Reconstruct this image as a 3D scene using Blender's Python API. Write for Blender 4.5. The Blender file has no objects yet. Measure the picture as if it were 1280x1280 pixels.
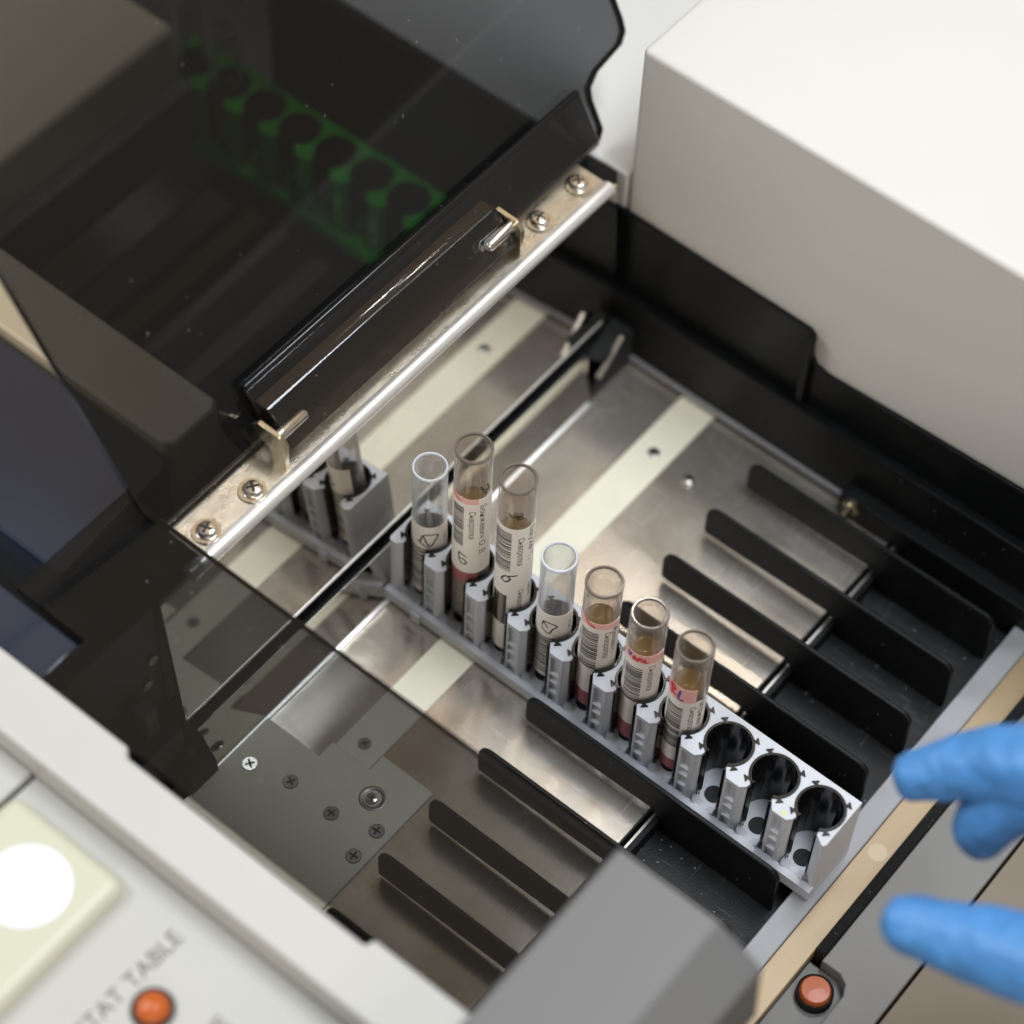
import bpy, bmesh, math, random
from mathutils import Vector, Matrix
random.seed(7)
S = 0.001
sc = bpy.context.scene
COL = sc.collection
PI = math.pi

# ------------------------------------------------------------------ materials
def lin(c):
    return tuple(((v/255)/12.92 if v/255 <= .04045 else ((v/255+.055)/1.055)**2.4) for v in c)

def mat(name, col, rough=.5, metal=0., spec=.5, noise=0., nscale=300., bump=0., bscale=900., coat=0.,
        trans=0., ior=1.45, streak=None, rnoise=0., col2=None, emit=0.):
    m = bpy.data.materials.new(name); m.use_nodes = True
    nt = m.node_tree; b = nt.nodes['Principled BSDF']; L = nt.links
    b.inputs['Base Color'].default_value = (*col, 1)
    b.inputs['Roughness'].default_value = rough
    b.inputs['Metallic'].default_value = metal
    b.inputs['Specular IOR Level'].default_value = spec
    b.inputs['IOR'].default_value = ior
    b.inputs['Coat Weight'].default_value = coat
    b.inputs['Transmission Weight'].default_value = trans
    if emit:
        b.inputs['Emission Color'].default_value = (*col, 1); b.inputs['Emission Strength'].default_value = emit
    tc = nt.nodes.new('ShaderNodeTexCoord'); mp = nt.nodes.new('ShaderNodeMapping')
    L.new(tc.outputs['Object'], mp.inputs['Vector'])
    if streak: mp.inputs['Scale'].default_value = streak
    if noise or col2:
        n = nt.nodes.new('ShaderNodeTexNoise'); n.inputs['Scale'].default_value = nscale
        n.inputs['Detail'].default_value = 6; n.inputs['Roughness'].default_value = .65
        L.new(mp.outputs[0], n.inputs['Vector'])
        r = nt.nodes.new('ShaderNodeValToRGB')
        c2 = col2 or tuple(v*(1-noise) for v in col)
        r.color_ramp.elements[0].position = .35; r.color_ramp.elements[1].position = .65
        r.color_ramp.elements[0].color = (*c2, 1); r.color_ramp.elements[1].color = (*col, 1)
        L.new(n.outputs['Fac'], r.inputs['Fac']); L.new(r.outputs[0], b.inputs['Base Color'])
    if rnoise:
        n = nt.nodes.new('ShaderNodeTexNoise'); n.inputs['Scale'].default_value = nscale*.6
        n.inputs['Detail'].default_value = 5
        L.new(mp.outputs[0], n.inputs['Vector'])
        mr = nt.nodes.new('ShaderNodeMapRange'); mr.inputs[1].default_value = .3; mr.inputs[2].default_value = .7
        mr.inputs[3].default_value = max(0, rough-rnoise); mr.inputs[4].default_value = rough+rnoise
        L.new(n.outputs['Fac'], mr.inputs[0]); L.new(mr.outputs[0], b.inputs['Roughness'])
    if bump:
        n = nt.nodes.new('ShaderNodeTexNoise'); n.inputs['Scale'].default_value = bscale
        n.inputs['Detail'].default_value = 4
        L.new(mp.outputs[0], n.inputs['Vector'])
        bp = nt.nodes.new('ShaderNodeBump'); bp.inputs['Strength'].default_value = bump
        bp.inputs['Distance'].default_value = .0004
        L.new(n.outputs['Fac'], bp.inputs['Height']); L.new(bp.outputs[0], b.inputs['Normal'])
    return m

def specks(m, dens=.06, size=350., col=(.5, .5, .48), thr=.035, amount=1.):
    """light dust specks over a material"""
    nt = m.node_tree; L = nt.links; b = nt.nodes['Principled BSDF']
    tc = nt.nodes.new('ShaderNodeTexCoord')
    v = nt.nodes.new('ShaderNodeTexVoronoi'); v.inputs['Scale'].default_value = size
    L.new(tc.outputs['Object'], v.inputs['Vector'])
    lt = nt.nodes.new('ShaderNodeMath'); lt.operation = 'LESS_THAN'; lt.inputs[1].default_value = thr*3
    L.new(v.outputs['Distance'], lt.inputs[0])
    sep = nt.nodes.new('ShaderNodeSeparateColor'); L.new(v.outputs['Color'], sep.inputs[0])
    g = nt.nodes.new('ShaderNodeMath'); g.operation = 'LESS_THAN'; g.inputs[1].default_value = dens
    L.new(sep.outputs[0], g.inputs[0])
    mu = nt.nodes.new('ShaderNodeMath'); mu.operation = 'MULTIPLY'
    L.new(lt.outputs[0], mu.inputs[0]); L.new(g.outputs[0], mu.inputs[1])
    mu2 = nt.nodes.new('ShaderNodeMath'); mu2.operation = 'MULTIPLY'; mu2.inputs[1].default_value = amount
    L.new(mu.outputs[0], mu2.inputs[0])
    mx = nt.nodes.new('ShaderNodeMix'); mx.data_type = 'RGBA'
    L.new(mu2.outputs[0], mx.inputs['Factor'])
    src = b.inputs['Base Color']
    if src.is_linked: L.new(src.links[0].from_socket, mx.inputs[6])
    else: mx.inputs[6].default_value = src.default_value
    mx.inputs[7].default_value = (*col, 1)
    L.new(mx.outputs[2], b.inputs['Base Color'])
    return m

def scratches(m, col=(.8, .78, .74), amount=.35, stretch=(1, .03, 1), scale=1400, lo=.66):
    nt = m.node_tree; L = nt.links; b = nt.nodes['Principled BSDF']
    tc = nt.nodes.new('ShaderNodeTexCoord'); fac = None
    for rot, st in ((.5, stretch), (-.9, (.04, 1, 1))):
        mp = nt.nodes.new('ShaderNodeMapping'); mp.inputs['Scale'].default_value = st; mp.inputs['Rotation'].default_value = (0, 0, rot)
        L.new(tc.outputs['Object'], mp.inputs['Vector'])
        n = nt.nodes.new('ShaderNodeTexNoise'); n.inputs['Scale'].default_value = scale; n.inputs['Detail'].default_value = 2
        L.new(mp.outputs[0], n.inputs['Vector'])
        q = nt.nodes.new('ShaderNodeMapRange'); q.inputs[1].default_value = lo; q.inputs[2].default_value = lo+.06; q.inputs[4].default_value = amount
        L.new(n.outputs['Fac'], q.inputs[0])
        if fac is None: fac = q.outputs[0]
        else:
            a = nt.nodes.new('ShaderNodeMath'); a.operation = 'MAXIMUM'; L.new(fac, a.inputs[0]); L.new(q.outputs[0], a.inputs[1]); fac = a.outputs[0]
    mx = nt.nodes.new('ShaderNodeMix'); mx.data_type = 'RGBA'; L.new(fac, mx.inputs['Factor'])
    src = b.inputs['Base Color']
    if src.is_linked: L.new(src.links[0].from_socket, mx.inputs[6])
    else: mx.inputs[6].default_value = src.default_value
    mx.inputs[7].default_value = (*col, 1); L.new(mx.outputs[2], b.inputs['Base Color'])
    md = nt.nodes.new('ShaderNodeMapRange'); L.new(fac, md.inputs[0]); md.inputs[3].default_value = b.inputs['Metallic'].default_value; md.inputs[4].default_value = b.inputs['Metallic'].default_value*.5
    L.new(md.outputs[0], b.inputs['Metallic'])
    return m

def tinted(name, col, refl=1.0, rough=.02, dust=True):
    """clear sheet: light passes tinted straight through, surface reflects by Fresnel"""
    m = bpy.data.materials.new(name); m.use_nodes = True; nt = m.node_tree; L = nt.links
    for n in list(nt.nodes): nt.nodes.remove(n)
    o = nt.nodes.new('ShaderNodeOutputMaterial')
    t = nt.nodes.new('ShaderNodeBsdfTransparent'); t.inputs[0].default_value = (*col, 1)
    g = nt.nodes.new('ShaderNodeBsdfGlossy'); g.inputs['Roughness'].default_value = rough
    lw0 = nt.nodes.new('ShaderNodeLayerWeight'); lw0.inputs[0].default_value = .5
    p5 = nt.nodes.new('ShaderNodeMath'); p5.operation = 'POWER'; p5.inputs[1].default_value = 5
    L.new(lw0.outputs['Facing'], p5.inputs[0])
    f = nt.nodes.new('ShaderNodeMath'); f.operation = 'MULTIPLY_ADD'; f.inputs[1].default_value = .94; f.inputs[2].default_value = .04
    L.new(p5.outputs[0], f.inputs[0])
    k = nt.nodes.new('ShaderNodeMath'); k.operation = 'MULTIPLY'; k.inputs[1].default_value = refl
    L.new(f.outputs[0], k.inputs[0])
    mx = nt.nodes.new('ShaderNodeMixShader')
    L.new(k.outputs[0], mx.inputs[0]); L.new(t.outputs[0], mx.inputs[1]); L.new(g.outputs[0], mx.inputs[2])
    last = mx
    if dust:
        tc = nt.nodes.new('ShaderNodeTexCoord')
        d = nt.nodes.new('ShaderNodeBsdfDiffuse'); d.inputs[0].default_value = (.75, .75, .75, 1)
        v = nt.nodes.new('ShaderNodeTexVoronoi'); v.inputs['Scale'].default_value = 210
        nz = nt.nodes.new('ShaderNodeTexNoise'); nz.inputs['Scale'].default_value = 900
        va = nt.nodes.new('ShaderNodeVectorMath'); va.operation = 'SCALE'; va.inputs['Scale'].default_value = .004
        vb = nt.nodes.new('ShaderNodeVectorMath'); vb.operation = 'ADD'
        L.new(tc.outputs['Object'], nz.inputs['Vector']); L.new(nz.outputs['Color'], va.inputs[0])
        L.new(va.outputs[0], vb.inputs[0]); L.new(tc.outputs['Object'], vb.inputs[1])
        L.new(vb.outputs[0], v.inputs['Vector'])
        a = nt.nodes.new('ShaderNodeMath'); a.operation = 'LESS_THAN'; a.inputs[1].default_value = .07
        L.new(v.outputs['Distance'], a.inputs[0])
        sp = nt.nodes.new('ShaderNodeSeparateColor'); L.new(v.outputs['Color'], sp.inputs[0])
        bb = nt.nodes.new('ShaderNodeMath'); bb.operation = 'LESS_THAN'; bb.inputs[1].default_value = .10
        L.new(sp.outputs[0], bb.inputs[0])
        c = nt.nodes.new('ShaderNodeMath'); c.operation = 'MULTIPLY'; L.new(a.outputs[0], c.inputs[0]); L.new(bb.outputs[0], c.inputs[1])
        c2 = nt.nodes.new('ShaderNodeMath'); c2.operation = 'MULTIPLY_ADD'; c2.inputs[1].default_value = .28; c2.inputs[2].default_value = .006
        L.new(c.outputs[0], c2.inputs[0])
        m2 = nt.nodes.new('ShaderNodeMixShader')
        L.new(c2.outputs[0], m2.inputs[0]); L.new(mx.outputs[0], m2.inputs[1]); L.new(d.outputs[0], m2.inputs[2])
        last = m2
    L.new(last.outputs[0], o.inputs['Surface'])
    return m

M = {}
M['rack'] = mat('grey_rack_plastic', (.53, .54, .575), .38, noise=.06, nscale=60, bump=.12, bscale=1500)
M['rack_side'] = M['rack']
M['black'] = mat('black_moulded_plastic', (.006, .0065, .007), .36, spec=.22, noise=.3, nscale=200, bump=.15, bscale=1800)
M['insert'] = mat('glossy_black_plastic', (.008, .008, .009), .14, spec=.6)
M['clip'] = mat('dark_clip_plastic', (.02, .021, .024), .35)
M['divider'] = specks(mat('black_divider_coating', (.006, .0062, .0065), .45, spec=.25, noise=.3, nscale=120, bump=.3, bscale=2500), .10, 420, (.22, .22, .2), .04)
M['trayfloor'] = specks(specks(mat('black_tray_coating', (.013, .013, .0135), .5, spec=.35, noise=.45, nscale=60, bump=.5, bscale=1600, rnoise=.1), .13, 500, (.35, .35, .33), .05), .05, 220, (.5, .5, .48), .03)
M['deck'] = specks(mat('worn_stainless_deck', (.74, .69, .62), .17, metal=.78, col2=(.54, .48, .41), nscale=26, rnoise=.09, bump=.03, bscale=420), .16, 420, (.75, .72, .68), .05, .6)
M['deck'] = scratches(specks(M['deck'], .22, 130, (.42, .36, .29), .028, .7))
M['trayfloor'] = scratches(M['trayfloor'], (.16, .16, .155), .5, lo=.68)
M['divider'] = scratches(M['divider'], (.07, .07, .068), .4, lo=.70)
M['mirror'] = specks(mat('polished_stainless', (.76, .73, .68), .035, metal=1, noise=.06, nscale=50, rnoise=.015), .05, 300, (.3, .27, .22), .05, .6)
M['rail'] = mat('satin_steel_rail', (.88, .86, .83), .32, metal=.65, noise=.06, nscale=90, bump=.1, bscale=900)
M['plate'] = mat('brushed_steel_plate', (.60, .53, .43), .30, metal=1, noise=.25, nscale=110, streak=(3, 1, 1), bump=.25, bscale=1600, rnoise=.08)
M['brass'] = mat('bracket_plated_steel', (.66, .58, .42), .26, metal=1, noise=.2, nscale=150)
M['chrome'] = mat('screw_metal', (.78, .75, .70), .16, metal=1, noise=.15, nscale=300)
M['nylon'] = mat('cream_nylon', (.86, .82, .66), .42, noise=.05, nscale=40)
M['screwdark'] = mat('dull_screw_metal', (.34, .33, .31), .35, metal=1, noise=.3, nscale=400)
M['slot'] = mat('screw_recess', (.01, .01, .01), .7)
M['aluedge'] = mat('bare_edge_aluminium', (.55, .53, .50), .35, metal=1)
M['rim'] = mat('grey_painted_rim', (.30, .30, .315), .42, noise=.05, nscale=30)
M['tan'] = mat('tan_warm_steel', (.37, .27, .155), .36, noise=.14, nscale=26, streak=(1, .25, 1), metal=.15, bump=.1, bscale=400)
M['foam'] = specks(mat('black_foam', (.006, .006, .006), .95, noise=.7, nscale=700, bump=1.2, bscale=1400), .1, 700, (.15, .14, .12), .05)
M['greyledge'] = mat('grey_ledge_paint', (.155, .148, .14), .42, noise=.05, nscale=20, bump=.1, bscale=900)
M['brownledge'] = mat('brown_grey_ledge_paint', (.18, .142, .10), .5, noise=.06, nscale=20)
M['orange'] = mat('orange_button_plastic', (.40, .085, .018), .38, coat=.1)
M['orange2'] = mat('orange_lamp_plastic', (.45, .09, .01), .35, coat=.2, emit=.05)
M['cream'] = mat('cream_panel_paint', (.49, .475, .44), .45, noise=.03, nscale=12)
M['creamside'] = mat('cream_edge_paint', (.62, .54, .40), .5, noise=.03, nscale=12)
M['panel'] = mat('offwhite_panel_foil', (.46, .45, .415), .45, noise=.02, nscale=12)
M['key'] = mat('ivory_key_plastic', (.53, .52, .40), .4)
M['white'] = mat('white_key_disc', (.74, .77, .82), .35)
M['print'] = mat('grey_print_ink', (.13, .12, .09), .6)
M['whitebox'] = mat('white_housing_paint', (.60, .575, .53), .5, noise=.03, nscale=8, bump=.1, bscale=900)
M['greycover'] = mat('grey_cover_paint', (.135, .131, .128), .45, noise=.02, nscale=8)
M['navy'] = mat('navy_plastic_and_sky_reflection', (.017, .025, .045), .16, coat=.3, noise=.15, nscale=14)
M['lightwall'] = mat('pale_rear_cover_paint', (.55, .54, .515), .5, noise=.04, nscale=6)
M['creamframe'] = mat('cream_frame_paint', (.56, .47, .32), .5, noise=.04, nscale=12)
M['green'] = mat('green_rack_plastic', (.02, .50, .02), .4)
M['tint'] = tinted('smoke_tinted_acrylic', (.37, .38, .395), refl=.9)
M['tintdark'] = tinted('dark_tinted_acrylic', (.42, .41, .40), refl=1.5, rough=.06)
M['window'] = tinted('smoke_tinted_window', (.385, .392, .395), refl=.45)
M['glove'] = mat('blue_nitrile', (.075, .25, .56), .44, noise=.12, nscale=50, bump=.9, bscale=110)
M['sleeve'] = mat('white_coat_cotton', (.7, .7, .72), .8)
M['paper'] = mat('label_paper', (.95, .875, .80), .5, noise=.03, nscale=90)
M['pink'] = mat('label_pink_band', (.93, .50, .46), .5)
M['rose'] = mat('label_rose_end', (.40, .12, .13), .5)
M['ink'] = mat('black_print', (.015, .014, .013), .55)
M['red'] = mat('red_print', (.72, .03, .03), .55)
M['violet'] = mat('violet_print', (.16, .04, .32), .55)
M['serum'] = mat('olive_serum', (.25, .145, .012), .05, trans=.2, ior=1.34)
M['serumtop'] = mat('serum_surface', (.34, .24, .05), .03, coat=1, trans=.2, ior=1.34)
M['blood'] = mat('dark_clot', (.03, .035, .02), .12)
M['redclot'] = mat('red_clot', (.25, .07, .06), .3)
M['brownband'] = mat('label_bare_window', (.06, .04, .025), .2, coat=.5)
def shell(name, col, edge, k=1.):
    m = tinted(name, col, refl=1.6*k, rough=.0, dust=False); nt = m.node_tree; L = nt.links
    out = [n for n in nt.nodes if n.type == 'OUTPUT_MATERIAL'][0]; prev = out.inputs['Surface'].links[0].from_socket
    lw = nt.nodes.new('ShaderNodeLayerWeight'); lw.inputs[0].default_value = .5
    pw = nt.nodes.new('ShaderNodeMath'); pw.operation = 'POWER'; pw.inputs[1].default_value = 3.5
    L.new(lw.outputs['Facing'], pw.inputs[0])
    ml = nt.nodes.new('ShaderNodeMath'); ml.operation = 'MULTIPLY_ADD'; ml.inputs[1].default_value = .75; ml.inputs[2].default_value = .007
    L.new(pw.outputs[0], ml.inputs[0])
    d = nt.nodes.new('ShaderNodeBsdfDiffuse'); d.inputs[0].default_value = (*edge, 1)
    mx = nt.nodes.new('ShaderNodeMixShader'); L.new(ml.outputs[0], mx.inputs[0]); L.new(prev, mx.inputs[1]); L.new(d.outputs[0], mx.inputs[2])
    L.new(mx.outputs[0], out.inputs['Surface']); return m
gl = mat('tube_glass', (.985, .985, .985), .0, trans=1., ior=1.47)
M['glass'] = shell('clear_glass', (.965, .97, .97), (.85, .87, .92))
M['glassrim'] = mat('glass_rim_highlight', (.80, .83, .90), .08, coat=1, trans=.25)  # pale colour puts the white highlight into the glass rims
M['plasrim'] = mat('dull_plastic_rim', (.20, .165, .14), .15, coat=.6, trans=.35)
M['plastube'] = shell('plastic_tube', (.95, .925, .90), (.66, .60, .55))

# ------------------------------------------------------------------ mesh builder
class MB:
    def __init__(s): s.v = []; s.f = []
    def add(s, vs, fs):
        o = len(s.v); s.v += [tuple(v) for v in vs]; s.f += [tuple(i+o for i in f) for f in fs]; return s
    def box(s, x0, x1, y0, y1, z0, z1):
        vs = [(x, y, z) for z in (z0, z1) for y in (y0, y1) for x in (x0, x1)]
        return s.add(vs, [(0, 2, 3, 1), (4, 5, 7, 6), (0, 1, 5, 4), (2, 6, 7, 3), (0, 4, 6, 2), (1, 3, 7, 5)])
    def prism(s, poly, a, b, axis='z'):
        n = len(poly)
        def P(p, t):
            return {'z': (p[0], p[1], t), 'y': (p[0], t, p[1]), 'x': (t, p[0], p[1])}[axis]
        vs = [P(p, a) for p in poly]+[P(p, b) for p in poly]
        fs = [tuple(range(n))[::-1], tuple(range(n, 2*n))]+[(i, (i+1) % n, n+(i+1) % n, n+i) for i in range(n)]
        return s.add(vs, fs)
    def lathe(s, prof, c=(0, 0, 0), seg=48, axis='z'):
        vs = []; fs = []; n = len(prof)
        for i in range(seg):
            a = 2*PI*i/seg
            for r, h in prof:
                r = max(r, 1e-4)
                p = {'z': (r*math.cos(a), r*math.sin(a), h), 'y': (r*math.sin(a), h, r*math.cos(a)), 'x': (h, r*math.cos(a), r*math.sin(a))}[axis]
                vs.append((c[0]+p[0], c[1]+p[1], c[2]+p[2]))
        for i in range(seg):
            j = (i+1) % seg
            for k in range(n-1):
                fs.append((i*n+k, j*n+k, j*n+k+1, i*n+k+1))
        return s.add(vs, fs)
    def cyl(s, c, r, z0, z1, seg=32, axis='z'):
        return s.lathe([(0, z0), (r, z0), (r, z1), (0, z1)], c, seg, axis)
    def arcsheet(s, cx, cy, r, a0, a1, z0, z1, th=.1, seg=None):
        seg = seg or max(1, int(abs(a1-a0)/5)); P = []
        for k in range(seg+1):
            a = math.radians(a0+(a1-a0)*k/seg); P.append((cx+r*math.cos(a), cy+r*math.sin(a)))
        Q = []
        for k in range(seg+1):
            a = math.radians(a0+(a1-a0)*k/seg); Q.append((cx+(r-th)*math.cos(a), cy+(r-th)*math.sin(a)))
        vs = []
        for p in P: vs += [(p[0], p[1], z0), (p[0], p[1], z1)]
        o = len(vs)
        for p in Q: vs += [(p[0], p[1], z0), (p[0], p[1], z1)]
        fs = []
        for k in range(seg):
            a = 2*k
            fs += [(a, a+2, a+3, a+1), (o+a, o+a+1, o+a+3, o+a+2), (a+1, a+3, o+a+3, o+a+1), (a, o+a, o+a+2, a+2)]
        e = 2*seg
        fs += [(0, 1, o+1, o), (e, o+e, o+e+1, e+1)]
        return s.add(vs, fs)

ORG = {}
def thing(name, label, cat, loc, group=None):
    o = bpy.data.objects.new(name, None); COL.objects.link(o)
    o.location = Vector(loc)*S; o.empty_display_size = .01
    o['label'] = label; o['category'] = cat
    if group: o['group'] = group
    ORG[o] = Vector(loc); return o

def link_mesh(name, me, m, parent, loc=(0, 0, 0)):
    o = bpy.data.objects.new(name, me); COL.objects.link(o)
    if m: 
        me.materials.clear(); me.materials.append(m)
    o.parent = parent; o.location = loc
    return o

def part(name, mb, m, root, bevel=0., smooth=False, parent=None, bseg=2, label=None):
    org = ORG[root]
    me = bpy.data.meshes.new(name)
    me.from_pydata([tuple((Vector(v)-org)*S) for v in mb.v], [], mb.f)
    bm = bmesh.new(); bm.from_mesh(me)
    bmesh.ops.remove_doubles(bm, verts=bm.verts, dist=1e-7)
    bmesh.ops.recalc_face_normals(bm, faces=bm.faces)
    bm.to_mesh(me); bm.free(); me.update()
    o = link_mesh(name, me, m, parent or root)
    if bevel:
        b = o.modifiers.new('bevel', 'BEVEL'); b.width = bevel*S; b.segments = bseg; b.limit_method = 'ANGLE'
        b.angle_limit = math.radians(35); b.harden_normals = False
    if smooth or bevel:
        me.shade_smooth()
        me.set_sharp_from_angle(angle=math.radians(38))
    if label: o['label'] = label
    ORG[o] = org
    return o

def top(name, mb, m, label, cat, loc=None, group=None, kind=None, **k):
    """a one-mesh top-level thing"""
    loc = loc or (0, 0, 0)
    d = bpy.data.objects.new('tmp', None); ORG[d] = Vector(loc)
    o = part(name, mb, m, d, **k); o.parent = None; o.location = Vector(loc)*S
    bpy.data.objects.remove(d)
    if label: o['label'] = label
    if cat: o['category'] = cat
    if group: o['group'] = group
    if kind: o['kind'] = kind
    return o

def text_verts(txt, size):
    cu = bpy.data.curves.new('t', 'FONT'); cu.body = txt; cu.size = size; cu.resolution_u = 3
    o = bpy.data.objects.new('t', cu)
    me = bpy.data.meshes.new_from_object(o)
    bm = bmesh.new(); bm.from_mesh(me)
    bmesh.ops.triangulate(bm, faces=bm.faces)
    vs = [tuple(v.co) for v in bm.verts]; fs = [tuple(v.index for v in f.verts) for f in bm.faces]
    bm.free(); bpy.data.objects.remove(o); bpy.data.meshes.remove(me); bpy.data.curves.remove(cu)
    return vs, fs

# ------------------------------------------------------------------ analyser
DZ = -39.0      # polished deck level
AN = thing('sample_analyzer', 'open cream and steel laboratory analyser with a smoke tinted raised lid, around the white rack', 'analyzer', (60, 0, -60))

part('steel_deck', MB().box(-3, 24.6, -160, 147.5, DZ-3, DZ).box(41.4, 130.5, -160, 147.5, DZ-3, DZ)
     .box(24.6, 41.4, -160, 147.5, DZ-3, DZ-1.0), M['deck'], AN)
strip = part('nylon_strip', MB().box(24.7, 41.3, -68.0, 147.2, DZ-.9, DZ+.4), M['nylon'], AN, bevel=.25)
blk = part('nylon_plate', MB().prism([(-1.5, -76.2), (24.0, -76.2), (24.0, -68.4), (42.0, -68.4), (42.0, -60.8), (66.3, -60.8), (66.3, -128), (-1.5, -128)], DZ+.15, DZ+1.6),
           M['nylon'], AN, bevel=.3)

def screw(parent, pos, r, h=.9, m='screwdark', name='screw', rot=.4, pan=True, label=None):
    mb = MB()
    prof = [(0, 0), (r, 0), (r, h*.35), (r*.82, h*.85), (r*.45, h), (0, h*1.02)] if pan else [(0, 0), (r, 0), (r, h*.7), (r*.93, h), (0, h)]
    mb.lathe(prof, (0, 0, 0), 28)
    me = bpy.data.meshes.new(name)
    a = r*.62; b = r*.13
    o = part(name, MB().add([tuple(Vector(v)+Vector(pos)) for v in mb.v], mb.f), M[m], parent, smooth=True, parent=parent)
    bpy.data.meshes.remove(me)
    c, s_ = math.cos(rot), math.sin(rot)
    cr = MB()
    z1 = h+.06
    for (ux, uy) in ((c, s_), (-s_, c)):
        px, py = -uy, ux
        pts = [(pos[0]+ux*a*i+px*b*j, pos[1]+uy*a*i+py*b*j) for i, j in ((-1, -1), (1, -1), (1, 1), (-1, 1))]
        cr.prism(pts, pos[2]+h*.55, pos[2]+z1+(.02 if ux == c else 0))
    me2 = o.data
    # recess as second material of the same screw mesh
    org = ORG[parent]
    bm = bmesh.new(); bm.from_mesh(me2)
    vv = [bm.verts.new((Vector(v)-org)*S) for v in cr.v]
    for f in cr.f:
        nf = bm.faces.new([vv[i] for i in f]); nf.material_index = 1
    bm.to_mesh(me2); bm.free(); me2.materials.append(M['slot'])
    if label: o['label'] = label
    return o

screw(strip, (33, -60.9, DZ+.3), 2.6, .5, rot=.9, pan=False)
screw(strip, (33.5, 115.5, DZ+.3), 2.6, .4, rot=.2, pan=False)
for (x, y) in ((43.4, -91.2), (60.8, -86.0), (61, -99), (6.9, -95.2), (23.3, -91.0), (43.9, -77.5)):
    if (x, y) == (43.9, -77.5): continue
    screw(blk, (x, y, DZ+1.5), 3.0, .6, m='screwdark' if x != 6.9 else 'chrome', rot=.3+x*.1, pan=False)
ri = part('recess_ring', MB().lathe([(2.9, DZ+1.3), (5.2, DZ+1.3), (5.2, DZ+1.75), (4.6, DZ+1.9), (3.4, DZ+1.6), (2.9, DZ+1.3)], (50.8, -76.8, 0), 36), M['screwdark'], AN, smooth=True, parent=blk)
screw(blk, (50.8, -77.2, DZ+1.6), 2.5, 1.3, m='chrome', rot=.5)
screw(AN, (52.2, 113.7, DZ), 2.6, 1.6, m='chrome', rot=.5)

# steel lip in front of the mirror, leaning back, and the dark channel behind it
part('guide_lip', MB().prism([(-2.0, DZ), (-3.2, DZ), (-10.2, DZ+20.0), (-9.4, DZ+20.5)], -117, 124, 'y'), M['mirror'], AN)
part('lip_fold', MB().prism([(-2.3, DZ), (-.8, DZ), (-1.0, DZ+.8), (-2.4, DZ+1.1)], -117, 118, 'y'), M['rail'], AN, bevel=.2)
part('lip_edge', MB().prism([(-10.2, DZ+20.05), (-9.5, DZ+20.35), (-9.6, DZ+20.7), (-10.4, DZ+20.4)], -97, 124, 'y'), M['screwdark'], AN)
part('dark_channel', MB().box(-22, -10.8, -120, 147, DZ-3, DZ+12).box(-24, -15.2, -120, 147, DZ+12.1, DZ+24), M['slot'], AN)
# mirror polished inner wall
part('mirror_panel', MB().prism([(-12.7, -12.5), (-14.2, -12.5), (-18.8, 58.5), (-17.3, 58.5)], -106, 146.5, 'y'), M['mirror'], AN)
part('panel_lower_edge', MB().prism([(-12.4, -14.0), (-14.2, -14.0), (-14.2, -12.5), (-12.4, -12.5)], -106, 138, 'y'), M['rail'], AN)
part('corner_gusset', MB().prism([(-14, 146.8), (-2.9, 146.8), (-2.9, 138), (-3.4, 126), (-8.5, 123.5)], DZ+19, DZ+20.4), M['slot'], AN)
part('corner_gap_sheet', MB().prism([(124, -27.5), (119.5, DZ+.2), (146.6, DZ+.2), (146.6, -20), (138.5, -14.8)], -3.4, -2.4, 'x'), M['slot'], AN)  # black sheet stands in for the dark open gap below the edge strip
part('corner_edge_strip', MB().prism([(123.6, -27.4), (138.4, -14.2), (139.4, -15.4), (124.6, -28.6)], -3.6, -1.6, 'x'), M['aluedge'], AN, bevel=.2)
# rail
part('rounded_rail', MB().cyl((-18.1, 0, 60), 3.0, -91, 142.5, 28, 'y'), M['rail'], AN, smooth=True)
hp = part('hinge_plate', MB().prism([(-18.5, 62.3), (-18.5, 60.8), (-38, 61.3), (-38, 62.8)], -84, 142, 'y'), M['plate'], AN, bevel=.3)
for (x, y, r) in ((-24.4, -75.4, .3), (-24.0, -52.4, 1.0), (-26.2, 109.6, .2), (-26.6, 133.6, .8)):
    part('washer', MB().lathe([(2.2, 62.7), (5.2, 62.7), (5.2, 63.5), (2.2, 63.5)], (x, y, 0), 30), M['chrome'], AN, smooth=True, parent=hp)
    screw(hp, (x, y, 63.4), 3.7, 2.3, m='chrome', rot=r)
# brackets with pins
def bracket(y, s_):
    poly = [(-20.8, 62), (-20.8, 76), (-23.5, 79.5), (-33.5, 80), (-36.5, 77), (-34, 72.5), (-28.5, 70), (-27, 62)]
    b = part('hinge_bracket', MB().prism(poly, y-1.0, y+1.0, 'y').box(-31, -20.8, y-1.0, y+(-9 if s_ > 0 else 9), 62.9, 64.3) if False else MB().prism(poly, y-1.0, y+1.0, 'y'), M['brass'], AN, bevel=.3)
    y0, y1 = (y+.9, y+15) if s_ > 0 else (y-15, y-.9)
    pr = [(0, y0), (2.3, y0), (2.3, y1-.8), (1.7, y1), (0, y1)] if s_ > 0 else [(0, y1), (2.3, y1), (2.3, y0+.8), (1.7, y0), (0, y0)]
    part('hinge_pin', MB().lathe(pr, (-25.8, 0, 76.4), 24, 'y'), M['chrome'], AN, smooth=True, parent=b)
bracket(-37.5, 1); bracket(92.5, -1)

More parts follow.
